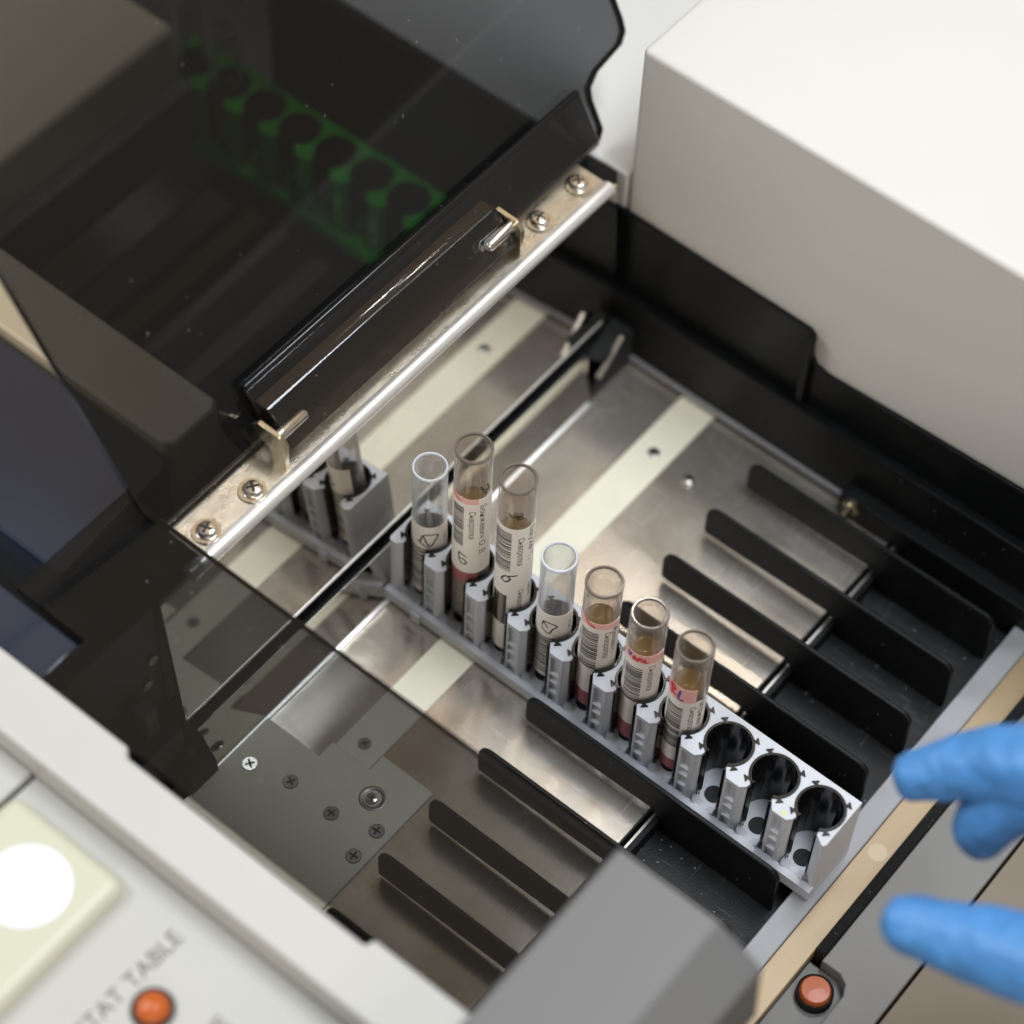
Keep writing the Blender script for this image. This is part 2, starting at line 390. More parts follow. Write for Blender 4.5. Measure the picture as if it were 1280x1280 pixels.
# raised smoke lid
def lidpt(t, off=0):  # along the slope, off = thickness offset
    return (-34-.5*t-.866*off, 64+.866*t-.5*off)
out = [(0, -84), (0, 156), (3, 159.5), (16, 160), (20.5, 161.5), (24, 168), (26, 184), (29, 188), (34, 189), (230, 192), (230, -92), (12, -88.5)]
n = len(out); vs = []
for off in (0, 3):
    for t, y in out:
        x, z = lidpt(t, off); vs.append((x, y, z))
lid = part('raised_lid', MB().add(vs, [tuple(range(n))[::-1], tuple(range(n, 2*n))]+[(i, (i+1) % n, n+(i+1) % n, n+i) for i in range(n)]), M['tint'], AN)
# dark edge line of the sheet (cut, polished edge)
eb = MB()
def rim(o_, w=.5):
    for i in range(len(o_)):
        a, b = o_[i], o_[(i+1) % len(o_)]
        if i == 0: continue
        d = Vector((b[0]-a[0], b[1]-a[1])); L_ = d.length; d /= L_; nn = Vector((-d[1], d[0]))*w
        P = []
        for off in (-.15, 3.15):
            for q in ((a[0], a[1]), (b[0], b[1]), (b[0]+nn[0], b[1]+nn[1]), (a[0]+nn[0], a[1]+nn[1])):
                x, z = lidpt(q[0], off); P.append((x, q[1], z))
        eb.add(P, [(0, 1, 2, 3), (4, 7, 6, 5), (0, 4, 5, 1), (1, 5, 6, 2), (2, 6, 7, 3), (3, 7, 4, 0)])
rim(out)
part('lid_edge', eb, M['insert'], AN, parent=lid)
fl = part('hinge_flange', MB().prism([(-46.5, 85.5), (-43.0, 81.2), (-34.5, 81.6), (-32.2, 80.6), (-30.6, 79.2), (-21.8, 69.2), (-23.4, 67.8), (-32.4, 77.8), (-34.6, 79.4), (-43.6, 79.0), (-48.5, 84.5)], -33, 91, 'y'),
          M['tintdark'], AN, bevel=.5, parent=lid)
part('lid_stiffener', MB().prism([(-33.0, 65.5), (-31.0, 66.6), (-42.3, 86.2), (-44.3, 85.0)], -34, 153, 'y'), M['tintdark'], AN, bevel=.6, parent=lid)
part('stiffener_top', MB().prism([(-42.0, 85.8), (-44.8, 84.6), (-45.6, 86.8), (-43.2, 88.2)], -34, 153, 'y'), M['insert'], AN, bevel=.6, parent=lid)

# tinted front window
win = part('tinted_window', MB().prism([(-54, -84.6), (-54, -136), (-22, -136), (-22, -156), (162, -156), (162, -84.6)], 66, 69), M['window'], AN)
part('window_edge', MB().box(-54, 162, -84.7, -84.3, 65.9, 69.1), M['insert'], AN, parent=win)

# dark things at the left under the window
part('black_side_wall', MB().box(-30, -19.5, -160, -107, -42, 58), M['black'], AN, bevel=.6)
part('sky_reflection_strip', MB().box(-300, -24, -155, -137, 40, 65), M['navy'], AN, bevel=.8)  # navy box puts the window's bluish sky reflection into solid colour
part('dark_side_deck', MB().box(-300, -30.2, -136.8, -84, 30, 44), M['black'], AN, bevel=.8)
part('black_end_block', MB().prism([(-13, -39), (0, -39), (-1, -31), (-7, -20), (-13, -16)], -118, -104, 'y').box(-19, -8, -150, -112, -39, -5), M['black'], AN, bevel=.5)
ep = part('end_post', MB().box(-19, -13, -124, -118, -39, 12), M['greyledge'], AN, bevel=.4)
for (y, z) in ((-112, 30), (-116, 18), (-121, 6), (-126, -6)):
    part('cap_screw', MB().cyl((0, y, z), 2.2, -19.6, -18.2, 20, 'x'), M['screwdark'], AN, smooth=True)

# rear wall of the well
bw = part('black_rear_wall', MB().prism([(-22, -48), (205, -48), (205, 24), (120, 20.5), (84, 18.5), (78.5, 20), (76.5, 24), (75.5, 35.5), (73, 37.6), (-22, 39.2)], 152, 154, 'y')
     .box(-20, 205, 147.7, 152.1, -48, -3.5), M['black'], AN, bevel=.5)
part('wall_return', MB().prism([(73.5, 149), (77, 149), (77, 151.9), (73.5, 151.9)], -3.4, 36.5), M['black'], AN, bevel=.4)
part('wall_cladding', MB().box(-19, 204, 146.9, 147.7, -38, -3), M['divider'], AN)
part('rear_rail', MB().box(-3.5, 106, 145.6, 147.5, -37, -34.5), M['rim'], AN, bevel=.3)
part('rear_dark_box', MB().prism([(106, 140.5), (205, 140.5), (205, 147.4), (106, 147.4)], -48, -26), M['divider'], AN, bevel=.5)
screw(AN, (60, 140, -60), 2, 1)
bpy.data.objects.remove([o for o in bpy.data.objects if o.name.startswith('screw') and o.parent == AN][-1])
kn = part('brass_knob', MB().cyl((113, 0, -27), 2.3, 131, 137, 24, 'y').cyl((113, 0, -27), 3.6, 137, 139, 24, 'y'), M['brass'], AN, smooth=True)

# cream front rim and control panel
part('front_rim', MB().prism([(-300, -156), (17.5, -156), (19.5, -159), (121.5, -159.3), (122.5, -155.8), (175, -155.8), (175, -178.5), (-300, -178.5)], 50, 70), M['cream'], AN, bevel=1.2, bseg=3)
part('inner_black_edge', MB().box(19, 163, -158.6, -157.4, 40, 65.9), M['black'], AN)
cp = part('control_panel', MB().box(-4, 250, -300, -178.6, 45, 56), M['panel'], AN, bevel=.6)
part('side_panel', MB().box(-300, -5.4, -300, -178.6, 45, 57.5), M['panel'], AN, bevel=.6)
k1 = part('start_key', MB().box(-3, 48, -300, -188, 50, 62.0), M['key'], AN, bevel=5, bseg=6, parent=cp)
part('key_disc', MB().lathe([(0, 61.9), (14.6, 61.9), (14.6, 62.2), (13.8, 62.5), (0, 62.5)], (24.5, -210, 0), 48), M['white'], AN, smooth=True, parent=cp)
lm = part('orange_lamp', MB().lathe([(0, 56), (5.6, 56), (5.4, 58), (3.6, 60), (0, 60.8)], (81.5, -213, 0), 36), M['orange2'], AN, smooth=True, parent=cp)
part('lamp_bezel', MB().lathe([(5.7, 56), (7.0, 56), (7.0, 57.0), (5.7, 57.4), (5.7, 56)], (81.5, -213, 0), 36), M['slot'], AN, smooth=True, parent=cp)
def panel_text(txt, x, y, size):
    vs, fs = text_verts(txt, size); w = max(v[0] for v in vs)
    # reading along +Y, upwards -X ; y is where the text ENDS
    part('panel_text', MB().add([(x-v[1], y-(w-v[0])*1.0, 56.12) for v in vs], fs), M['print'], AN, parent=cp)
panel_text('STAT TABLE', 72.5, -189.5, 8.2)
panel_text('MOVE', 103.5, -201.0, 8.2)

# cream cover around the left well
part('cream_frame', MB().prism([(-500, -56.5), (-64, -56.5), (-60, -53), (-60, -33), (-63, -29.5), (-500, -29.5)], 30, 60), M['creamframe'], AN, bevel=1.5)
part('cream_side_cover', MB().box(-600, -203, -29.4, 97, 20, 60), M['creamframe'], AN, bevel=3)
part('side_cover_step', MB().box(-203, -194, -29.4, 96, 0, 34), M['greyledge'], AN, bevel=2)
part('left_well_floor', MB().box(-203, -22, -56, 150, -46, -41.5), M['black'], AN)
part('left_well_wall', MB().box(-35, -19.1, -33, 149, -41, 59.5).box(-203, -22, 149.2, 153, -41, 57), M['black'], AN, bevel=.5)
M['railgrey'] = mat('dull_rail', (.09, .088, .085), .4, metal=.3)
M['railbrown'] = mat('dull_brown_rail', (.11, .075, .045), .45, metal=.3)
for x, c, w in ((-184, 'railgrey', 8), (-163, 'railbrown', 5), (-147, 'railgrey', 3), (-126, 'railbrown', 5)):
    part('well_rail', MB().box(x-w, x+w, -28, 96, -41, -20-abs(x+150)*.2), M[c], AN, bevel=.8)
part('rear_cover', MB().box(-700, -18, 154.2, 700, 30, 57), M['lightwall'], AN, bevel=1)

# front edge of the machine beyond the tray
part('tan_strip', MB().box(200.3, 210.6, -150, 160, -44, -37.0), M['tan'], AN, bevel=.4)
part('spot_mark', MB().cyl((205.6, 24.8, 0), 3.6, -37.3, -36.97, 32), mat('pale_spot_weld', (.36, .29, .20), .4, metal=.3), AN)
part('foam_seal', MB().box(210.8, 214.8, -22, 200, -44, -34.5), M['foam'], AN, bevel=.6, label='black speckled foam strip along the tan band')
part('grey_ledge', MB().prism([(215, 220), (243, 220), (243, -150), (210.9, -150), (210.9, -58), (222, -58), (226, -56), (228.4, -52), (228.4, -30), (226.5, -26), (223, -24), (215, -24)], -50, -35.5), M['greyledge'], AN, bevel=.5)
part('outer_ledge', MB().box(243.8, 420, -250, 300, -52, -37), M['brownledge'], AN, bevel=.5)
btn = part('button_well', MB().box(210.9, 228.6, -58, -24.2, -50, -42), M['greyledge'], AN)
part('button_ring', MB().lathe([(5.9, -42), (6.8, -42), (6.7, -37.9), (5.9, -38.1), (5.9, -42)], (219.6, -34.0, 0), 36), M['foam'], AN, smooth=True, parent=btn)
part('orange_button', MB().lathe([(0, -42), (5.7, -42), (5.7, -37.4), (5.0, -36.2), (0, -35.9)], (219.6, -34.0, 0), 40), M['orange'], AN, smooth=True, parent=btn)

# ------------------------------------------------------------------ tray with dividers
TR = thing('rack_tray', 'black sample tray with upright divider blades and pale grey front rim, under the rack', 'tray', (160, 0, -52))
part('gap_lining', MB().box(130.55, 131.2, -150, 147, -50, -39.1).box(131.2, 133.6, -150, 147, -50, -47), M['slot'], TR)
part('tray_floor', MB().box(133.6, 190.4, -150, 147, -50, -46.5), M['trayfloor'], TR)
part('tray_step', MB().box(133.6, 136.4, -150, 146.5, -46.4, -38.6), M['divider'], TR, bevel=.3)
part('bright_edge', MB().box(133.2, 134.1, -150, 146, -39.6, -38.3), M['aluedge'], TR)
part('front_rim', MB().box(190.6, 200.0, -150, 160, -50, -38.0), M['rim'], TR, bevel=.5)
def divider(y):
    x0, x1, zt = 72.6, 187.5, -18.8
    P = [(x0+.5, -36.2), (x0, -34), (x0, zt-6)]
    for k in range(1, 6):
        a = PI-PI/2*k/6*1.0; P.append((x0+6+6*math.cos(a), zt-6+6*math.sin(a)))
    P += [(x0+6, zt), (x1-5, zt)]
    for k in range(1, 6):
        a = PI/2-PI/2*k/6; P.append((x1-5+5*math.cos(a), zt-5+5*math.sin(a)))
    P += [(x1, zt-5), (x1, -46.3), (136.6, -46.3), (136.6, -38.4), (131, -34.8), (x0+9, -36.4)]
    part('divider', MB().prism(P, y-1.0, y+1.0, 'y'), M['divider'], TR, bevel=.5)
for k in (-5, -4, -3, -2, -1, 1, 2, 3, 4):
    divider(13.6+27.9*k)

# ------------------------------------------------------------------ racks
RR, SW = 9.25, 4.75
def comb(x0, n, notch, y_front=-4.9):
    L_ = x0+.5+20*n
    P = [(L_, 18.2)]+[(x0+10.5+10*j, 18.2) for j in range(2*n-2, -1, -1)]+[(x0, 18.2)]
    yc = 6.8; a0 = math.asin(SW/RR)
    def cx(i): return x0+10.5+20*i
    P += [(x0, -3.6), (x0+1.2, y_front), (cx(0)-6.8, y_front), (cx(0)-4.9, -3.0)]
    for i in range(n):
        c = cx(i)
        P.append((c-SW, -1.5))
        N = 22
        for k in range(N+1):
            a = -PI/2-a0-(2*PI-2*a0)*k/N
            P.append((c+RR*math.cos(a), yc+RR*math.sin(a)))
        P.append((c+SW, -1.5))
        if i < n-1:
            P.append((c+7.2, y_front))
            P += [(c+7.9, y_front), (c+7.9, y_front+1.3), (c+10, y_front+1.3), (c+11.7, y_front+1.3), (c+11.7, y_front)] if notch else [(c+10, y_front)]
            P += [(c+13.1, y_front), (c+15.0, -3.0)]
        else:
            P += [(c+SW+.2, -2.5), (c+8.6, y_front), (L_-.9, y_front), (L_, -3.8)]
    return P

def comb_prism(mb, x0, n, notch, z0, z1):
    P = comb(x0, n, notch); N = len(P)
    pid = {(round(p[0], 3), round(p[1], 3)): i for i, p in enumerate(P)}
    pieces = []
    # cut the outline at the hole centres and between the cells
    cuts = []
    for i in range(n):
        c = x0+10.5+20*i
        hole_top = min((k for k, p in enumerate(P) if abs(p[0]-c) < 1e-3 and 10 < p[1] < 18), default=None)
        back = min((k for k, p in enumerate(P) if abs(p[0]-c) < 1e-3 and abs(p[1]-18.2) < 1e-3), default=None)
        cuts.append((back, hole_top))
        if i < n-1:
            b2 = min((k for k, p in enumerate(P) if abs(p[0]-(c+10)) < 1e-3 and abs(p[1]-18.2) < 1e-3), default=None)
            f2 = min((k for k, p in enumerate(P) if abs(p[0]-(c+10)) < 1e-3 and p[1] < 0), default=None)
            cuts.append((b2, f2))
    # walk: the outline runs back edge right->left, then front left->right
    prev_b, prev_f = None, None
    for b, f in cuts:
        if prev_b is None: idx = list(range(b, f+1))
        else: idx = list(range(b, prev_b+1))+list(range(prev_f, f+1))
        pieces.append(idx); prev_b, prev_f = b, f
    pieces.append(list(range(0, prev_b+1))+list(range(prev_f, N)))
    vs = [(p[0], p[1], z0) for p in P]+[(p[0], p[1], z1) for p in P]
    fs = [(i, (i+1) % N, N+(i+1) % N, N+i) for i in range(N)]
    for q in pieces:
        fs.append(tuple(q)[::-1]); fs.append(tuple(i+N for i in q))
    return mb.add(vs, fs)

def make_rack(root, x0, y0, z0, mbody, mins, ncell=10, clips=True):
    def sh(mb):
        mb.v = [(v[0], v[1]+y0, v[2]+z0) for v in mb.v]; return mb
    cxs = [x0+10.5+20*i for i in range(ncell)]
    part('rack_body', sh(comb_prism(comb_prism(MB(), x0, ncell, False, -2.2, 0), x0, ncell, True, -32.6, -2.21)), mbody, root, bevel=.28)
    base = MB().box(x0, x0+.5+20*ncell, -4.6, 18.2, -41, -32.6)
    for c in cxs:
        pts = [(c-SW, -33)]
        for k in range(13):
            a = PI+PI*k/12; pts.append((c+SW*math.cos(a), -28+SW*math.sin(a)))
        pts.append((c+SW, -33))
        base.prism(pts, -5.0, -1.6, 'y')
    base.box(x0+.1, x0+.4+20*ncell, -7.4, -4.5, -37.5, -31.6)
    base.box(x0+14, x0+18, -8.6, -7.4, -38.5, -33)
    part('rack_base', sh(base), mbody, root, bevel=.35)
    rg = MB()
    for c in cxs[:-1]:
        for z in (-13.2, -18.4, -25.6):
            rg.prism([(-4.85, z), (-3.6, z+.6), (-3.6, z-1.6), (-4.85, z-.9)], c+7.9, c+11.7, 'x')
    part('pillar_rungs', sh(rg), mbody, root)
    for i, c in enumerate(cxs):
        ins = MB()
        a0 = math.degrees(math.asin(SW/9.15))
        ins.arcsheet(c, 6.8, 9.2, -90+a0, 270-a0, -32.4, .5, .95, 48)
        for s_ in (-1, 1):
            ins.box(c+s_*SW-(.0 if s_ > 0 else -.0)-(.5 if s_ > 0 else 0), c+s_*SW+(0 if s_ > 0 else .5), -2.6, 1.0, -30, -.6)
        for a in (20, 75, 130, 185):
            a = math.radians(a); u = Vector((math.cos(a), math.sin(a))); t = Vector((-u[1], u[0]))
            P = []
            for (r, w, z) in ((8.2, 1.7, -3), (7.1, 1.2, -17), (8.1, 1.7, -31)):
                for s_ in (-1, 1): P.append((c+u[0]*r+t[0]*w*s_, 6.8+u[1]*r+t[1]*w*s_, z))
            for (r, w, z) in ((8.3, 1.7, -3), (7.9, 1.2, -17), (8.3, 1.7, -31)):
                for s_ in (-1, 1): P.append((c+u[0]*r+t[0]*w*s_, 6.8+u[1]*r+t[1]*w*s_, z))
            ins.add(P, [(0, 1, 3, 2), (2, 3, 5, 4), (6, 8, 9, 7), (8, 10, 11, 9), (0, 2, 8, 6), (2, 4, 10, 8), (1, 7, 9, 3), (3, 9, 11, 5), (0, 6, 7, 1), (4, 5, 11, 10)])
        if clips:
            for (dx, dy) in ((-1, -1), (1, -1), (1, 1), (-1, 1)):
                u = Vector((dx, dy)).normalized(); t = Vector((-u[1], u[0]))
                def q(r, w): return (c+u[0]*r+t[0]*w, 6.8+u[1]*r+t[1]*w)
                ins.prism([q(8.9, -1.3), q(8.9, 1.3), q(9.6, .45), q(10.5, 1.35), q(10.85, 1.35), q(10.85, -1.35), q(10.5, -1.35), q(9.6, -.45)], -1.0, .45)
        part('tube_sleeve', sh(ins), mins, root, bevel=.12 if False else 0, smooth=True)
        part('floor_hole', sh(MB().lathe([(0, -32.55), (3.6, -32.55), (3.6, -32.4), (0, -32.4)], (c-.2, 3.2, 0), 28)), M['slot'], root)

RK = thing('tube_rack', 'white ten position tube rack holding seven tubes, its three nearest holes empty', 'tube rack', (97, 6.8, -41))
make_rack(RK, -3.5, 0, 0, M['rack'], M['insert'])
part('rack_stain', MB().lathe([(0, .02), (.9, .02), (.9, .08), (0, .08)], (178.3, -3.1, 0), 14), mat('yellow_spot', (.6, .62, .2), .5), RK)
GR = thing('tube_rack', 'bright green tube rack seen blurred through the tinted lid', 'tube rack', (-160, 131, -41))
make_rack(GR, -238, 121.5, 0, M['green'], M['insert'], 10, clips=False)

# ------------------------------------------------------------------ tubes
CAM = Vector((353.4378, -407.3799, 793.2995))
def bend(vs, x, y, r, a_c, up_right=True):
    """text laid on the tube: reading downwards, letter tops to image right"""
    o = []
    for v in vs:
        ang = math.radians(a_c)+v[1]/r
        o.append((x+r*math.cos(ang), y+r*math.sin(ang), -v[0]))
    return o

def tube(i, label, ztop, r, m, liquid=None, surf=None, cat='test tube', ybase=6.8, x=None, group='sample tubes standing in the white rack', zb=-32.3):
    x = 7+20*i if x is None else x
    T = thing('test_tube', label, cat, (x, ybase, zb), group)
    w = 1.0 if m == 'plastube' else .8; ri_ = r-w; prof = []
    for k in range(9):
        a = -PI/2+PI/2*k/8; prof.append((r*math.cos(a), zb+r+r*math.sin(a)))
    prof += [(r, ztop-8), (r, ztop-.5), (r-.2, ztop-.1), (r-.5, ztop), (ri_+.2, ztop-.1), (ri_, ztop-.5), (ri_, ztop-8)]
    for k in range(9):
        a = -PI/2*k/8; prof.append((ri_*math.cos(a), zb+w+ri_+ri_*math.sin(a)))
    part('tube_wall', MB().lathe(prof, (x, ybase, 0), 64), M[m], T, smooth=True)
    part('tube_rim', MB().lathe([(r-.0, ztop-1.0), (r+.05, ztop-.3), (r-.25, ztop+.12), (ri_+.15, ztop+.12), (ri_-.05, ztop-.3), (ri_, ztop-1.0), (r-.0, ztop-1.0)], (x, ybase, 0), 64), M['glassrim'] if m == 'glass' else M['plasrim'], T, smooth=True)
    if liquid is not None:
        rl = ri_-.06; P = []
        for k in range(9):
            a = -PI/2+PI/2*k/8; P.append((rl*math.cos(a), zb+w+.1+rl+rl*math.sin(a)))
        P += [(rl, liquid+.5), (rl-.5, liquid+.1), (rl-1.2, liquid), (0, liquid)]
        part('serum' if surf != 'clot' else 'sample', MB().lathe(P, (x, ybase, 0), 48), M['serum'] if surf != 'clot' else M['blood'], T, smooth=True)
    a_c = math.degrees(math.atan2(CAM.y-ybase, CAM.x-x))
    return T, x, ybase, a_c

def sheet(T, name, x, y, ac, r, u0, u1, z0, z1, m, parent=None, th=.12):
    return part(name, MB().arcsheet(x, y, r, ac+u0, ac+u1, z0, z1, th), M[m], T, smooth=True, parent=parent)

def barcode(T, lab, x, y, ac, r, u0, u1, z0, z1, seed):
    rnd = random.Random(seed); mb = MB(); z = z1
    while z > z0:
        h = rnd.choice((.22, .3, .55, .8)); 
        if z-h < z0: break
        mb.arcsheet(x, y, r, ac+u0, ac+u1, z-h, z, .06, 8)
        z -= h+rnd.choice((.3, .35, .5, .8))
    part('barcode', mb, M['ink'], T, parent=lab)

def ltext(T, lab, txt, x, y, ac, r, u, ztop, size, m='ink', slant=0, name='label_text', wt=1.):
    vs, fs = text_verts(txt, size)
    vs = [(v[0]*wt, v[1]+v[0]*slant, 0) for v in vs]
    o = bend(vs, x, y, r, ac+u)
    part(name, MB().add([(p[0], p[1], p[2]+ztop) for p in o], fs), M[m], T, parent=lab)

def scribble(T, lab, strokes, x, y, ac, r, w=.32, m='ink'):
    """handwriting: strokes are lists of (u_mm, z) in the label plane"""
    mb = MB()
    for st in strokes:
        # smooth the stroke
        pts = []
        for i in range(len(st)-1):
            p0 = st[max(i-1, 0)]; p1 = st[i]; p2 = st[i+1]; p3 = st[min(i+2, len(st)-1)]
            for k in range(5):
                t = k/5
                pts.append(tuple(.5*((2*p1[j])+(-p0[j]+p2[j])*t+(2*p0[j]-5*p1[j]+4*p2[j]-p3[j])*t*t+(-p0[j]+3*p1[j]-3*p2[j]+p3[j])*t**3) for j in (0, 1)))
        pts.append(st[-1])
        q = []
        for i, p in enumerate(pts):
            a = pts[max(i-1, 0)]; b = pts[min(i+1, len(pts)-1)]
            d = Vector((b[0]-a[0], b[1]-a[1])); d = d.normalized() if d.length > 0 else Vector((1, 0))
            nn = Vector((-d[1], d[0]))*w
            for s_ in (-1, 1):
                uu = p[0]+nn[0]*s_; zz = p[1]+nn[1]*s_; ang = math.radians(ac)+uu/r
                q.append((x+r*math.cos(ang), y+r*math.sin(ang), zz))
        mb.add(q, [(2*i, 2*i+2, 2*i+3, 2*i+1) for i in range(len(pts)-1)])
    part('handwriting', mb, M[m], T, parent=lab)

SER = 'Сыворотка'
# 1
T, x, y, ac = tube(0, 'short empty clear glass tube at the far end of the rack, beside the mirror panel', 43.0, 6.6, 'glass')
r = 6.78
L1 = sheet(T, 'paper_label', x, y, ac, r, -100, 78, -30.5, 13.2, 'paper')
barcode(T, L1, x, y, ac, r+.05, -78, 2, -28, -1.2, 11)
scribble(T, L1, [[(-3.6, 3.2), (-2.6, 7.4), (0, 8.6), (3.2, 8.2), (2.0, 4.6), (.6, 1.6), (-1.0, 3.0), (-2.0, 6.2), (-2.6, 7.4)], [(-4.8, 3.8), (-2.6, 1.8), (.2, .2)]], x, y, ac, r+.05)
ltext(T, L1, 'Серов', x, y, ac, r+.05, 52, 7.5, 2.0)
# 2
T, x, y, ac = tube(1, 'tallest tube, second from the far end, with a pink topped label and handwritten number', 72.3, 6.95, 'plastube', 40)
r = 7.12
L2 = sheet(T, 'paper_label', x, y, ac, r, -105, 76, 3.2, 50.2, 'paper')
sheet(T, 'pink_band', x, y, ac, r+.05, -104, 18, 47.3, 50.25, 'pink', L2)
sheet(T, 'rose_band', x, y, ac, r, -105, 22, -4.2, 3.1, 'rose', L2)
scribble(T, L2, [[(-8.5, 51), (-6.5, 48.7), (-4.6, 48.1)]], x, y, ac, r+.1, .3, 'red')
barcode(T, L2, x, y, ac, r+.05, -66, -25, 19.5, 44.5, 12)
ltext(T, L2, SER, x, y, ac, r+.05, -8, 43.2, 3.3)
ltext(T, L2, 'Бонжевич О. В.', x, y, ac, r+.05, 24, 46.5, 3.5, wt=1.25)
scribble(T, L2, [[(3.0, 58), (3.6, 56), (5.6, 55)], [(5.4, 58), (6.6, 55), (5.4, 52.6), (4.4, 54.2), (6.2, 54.4)]], x, y, ac, r, .26)
scribble(T, L2, [[(-4.8, 15.2), (-4.6, 11), (-3.0, 8.6), (-1.6, 9.8), (-2.8, 11.8), (-4.4, 11.6)], [(-4.8, 15.6), (-1.6, 13.6)]], x, y, ac, r+.06, .3)
part('sample', MB().lathe([(0, -31.0), (3.5, -30.2), (5.4, -27.5), (5.86, -25), (5.86, 3), (0, 3)], (x, y, 0), 40), M['blood'], T, smooth=True)
# 3
T, x, y, ac = tube(2, 'tall tube with two overlapping paper labels and a brown bare patch low down', 72.0, 6.85, 'plastube', 41)
r = 7.02
L3 = sheet(T, 'paper_label', x, y, ac, r, -106, 80, 12.6, 50.2, 'paper')
L3b = sheet(T, 'paper_label', x, y, ac, r-.02, -106, 72, -30, 13.4, 'paper')
barcode(T, L3, x, y, ac, r+.05, -72, -10, 22.8, 47.5, 13)
ltext(T, L3, SER, x, y, ac, r+.05, 10, 45, 3.3)
ltext(T, L3, 'Бауке Т.', x, y, ac, r+.05, 46, 50, 3.5, wt=1.5)
ltext(T, L3b, SER, x, y, ac, r+.05, 18, 11.5, 3.0)
ltext(T, L3b, 'Бауке', x, y, ac, r+.05, 52, 13, 3.0)
scribble(T, L3, [[(-2.6, 60.2), (-1.6, 58), (.6, 58.4), (2.4, 59.5)], [(-1, 60.6), (2.2, 60.2), (.4, 56.8), (3.0, 57.6)]], x, y, ac, r, .24)
scribble(T, L3, [[(-4.6, 17.5), (-2.8, 20.2), (-1.0, 18.6), (-2.8, 16.2), (-4.6, 17.5)], [(-1.8, 20.4), (1.6, 21.2)]], x, y, ac, r+.06, .36)
sheet(T, 'bare_patch', x, y, ac, r+.06, -70, -16, -12.5, 7.2, 'brownband', L3b)
# 4
T, x, y, ac = tube(3, 'short empty clear glass tube between the two tall tubes and the three nearest ones', 42.6, 6.6, 'glass', None)
r = 6.78
L4 = sheet(T, 'paper_label', x, y, ac, r, -104, 76, -28.3, 13.8, 'paper')
barcode(T, L4, x, y, ac, r+.05, -80, 6, -26.5, -1.5, 14)
scribble(T, L4, [[(-4.6, 5.2), (-4.2, 8.2), (-1.5, 8.6), (1.2, 6.8), (-.4, 4.6), (-1.6, 1.6), (-3.4, 2.4), (-5.0, 4.2)], [(-4.2, 8.2), (-2.2, 5.2)]], x, y, ac, r+.05, .3)
ltext(T, L4, 'Титов', x, y, ac, r+.05, 50, 9.5, 2.2)
part('residue', MB().lathe([(0, -31.2), (3.2, -30.6), (5.2, -28.5), (5.58, -26), (5.58, -24.5), (0, -24.5)], (x, y, 0), 40), M['serum'], T, smooth=True)
# 5
T, x, y, ac = tube(4, 'half filled tube with a thin pink label top, third tube from the near end', 46.4, 6.95, 'plastube', 22.6)
r = 7.12
L5 = sheet(T, 'paper_label', x, y, ac, r, -106, 70, -18.5, 29.0, 'paper')
sheet(T, 'pink_band', x, y, ac, r+.05, -104, 60, 25.8, 29.05, 'pink', L5)
scribble(T, L5, [[(-5.6, 29.5), (-3.8, 27.6), (-1.6, 26.6)]], x, y, ac, r+.12, .42, 'red')
barcode(T, L5, x, y, ac, r+.05, -60, 0, -2.6, 22.8, 15)
ltext(T, L5, '0002 4711 36', x, y, ac, r+.05, -76, 18, 2.0)
ltext(T, L5, SER, x, y, ac, r+.05, 18, 23.6, 3.2)
ltext(T, L5, 'Фролова Н.', x, y, ac, r+.05, 42, 25.4, 3.0)
sheet(T, 'rose_band', x, y, ac, r+.04, -100, 40, -27.6, -18.4, 'rose', L5)
# 6
T, x, y, ac = tube(5, 'tube with blue and red lettering on its pink label top, second from the near end', 46.2, 6.85, 'plastube', 22.0)
r = 7.02
L6 = sheet(T, 'paper_label', x, y, ac, r, -106, 70, -19.5, 28.6, 'paper')
sheet(T, 'pink_band', x, y, ac, r+.05, -104, 66, 23.8, 28.65, 'pink', L6)
scribble(T, L6, [[(-6.3, 28.4), (-5.6, 25.6), (-4.9, 28.0)]], x, y, ac, r+.12, .4, 'violet')
scribble(T, L6, [[(-3.9, 24.4), (-3.6, 26.8), (-2.6, 25.6), (-3.6, 25.2)], [(-2.2, 24.4), (-1.2, 27.0), (-.2, 24.6)], [(.6, 26.8), (.7, 24.5), (2.0, 24.6)]], x, y, ac, r+.12, .42, 'red')
barcode(T, L6, x, y, ac, r+.05, -58, 2, -3, 19.5, 16)
ltext(T, L6, '0002 4711 52', x, y, ac, r+.05, -76, 17, 2.0)
ltext(T, L6, SER, x, y, ac, r+.05, 20, 22.0, 3.2)
sheet(T, 'rose_band', x, y, ac, r+.04, -100, 40, -29.6, -19.4, 'rose', L6)
# 7
T, x, y, ac = tube(6, 'tube with broad pink label top in red and violet letters, nearest of the seven', 45.6, 6.95, 'plastube', 20.5)
r = 7.12
L7 = sheet(T, 'paper_label', x, y, ac, r, -106, 72, -23, 18.6, 'paper')
sheet(T, 'pink_band', x, y, ac, r+.02, -104, 28, 18.5, 27.0, 'pink', L7)
scribble(T, L7, [[(-6.6, 20), (-6.4, 26), (-4.8, 24.6), (-6.2, 22.8), (-4.2, 20.6)], [(-7.6, 23), (-7.0, 27)]], x, y, ac, r+.12, .6, 'red')
scribble(T, L7, [[(-2.6, 25.4), (-3.2, 20.0), (-1.0, 19.6)]], x, y, ac, r+.12, .5, 'violet')
barcode(T, L7, x, y, ac, r+.05, -66, -6, -14, 14.0, 17)
ltext(T, L7, SER, x, y, ac, r+.05, 14, 15.6, 3.2)
ltext(T, L7, 'Нагорнова', x, y, ac, r+.05, 42, 19.5, 3.4)
sheet(T, 'rose_band', x, y, ac, r+.04, -100, 40, -29.6, -22.9, 'rose', L7)
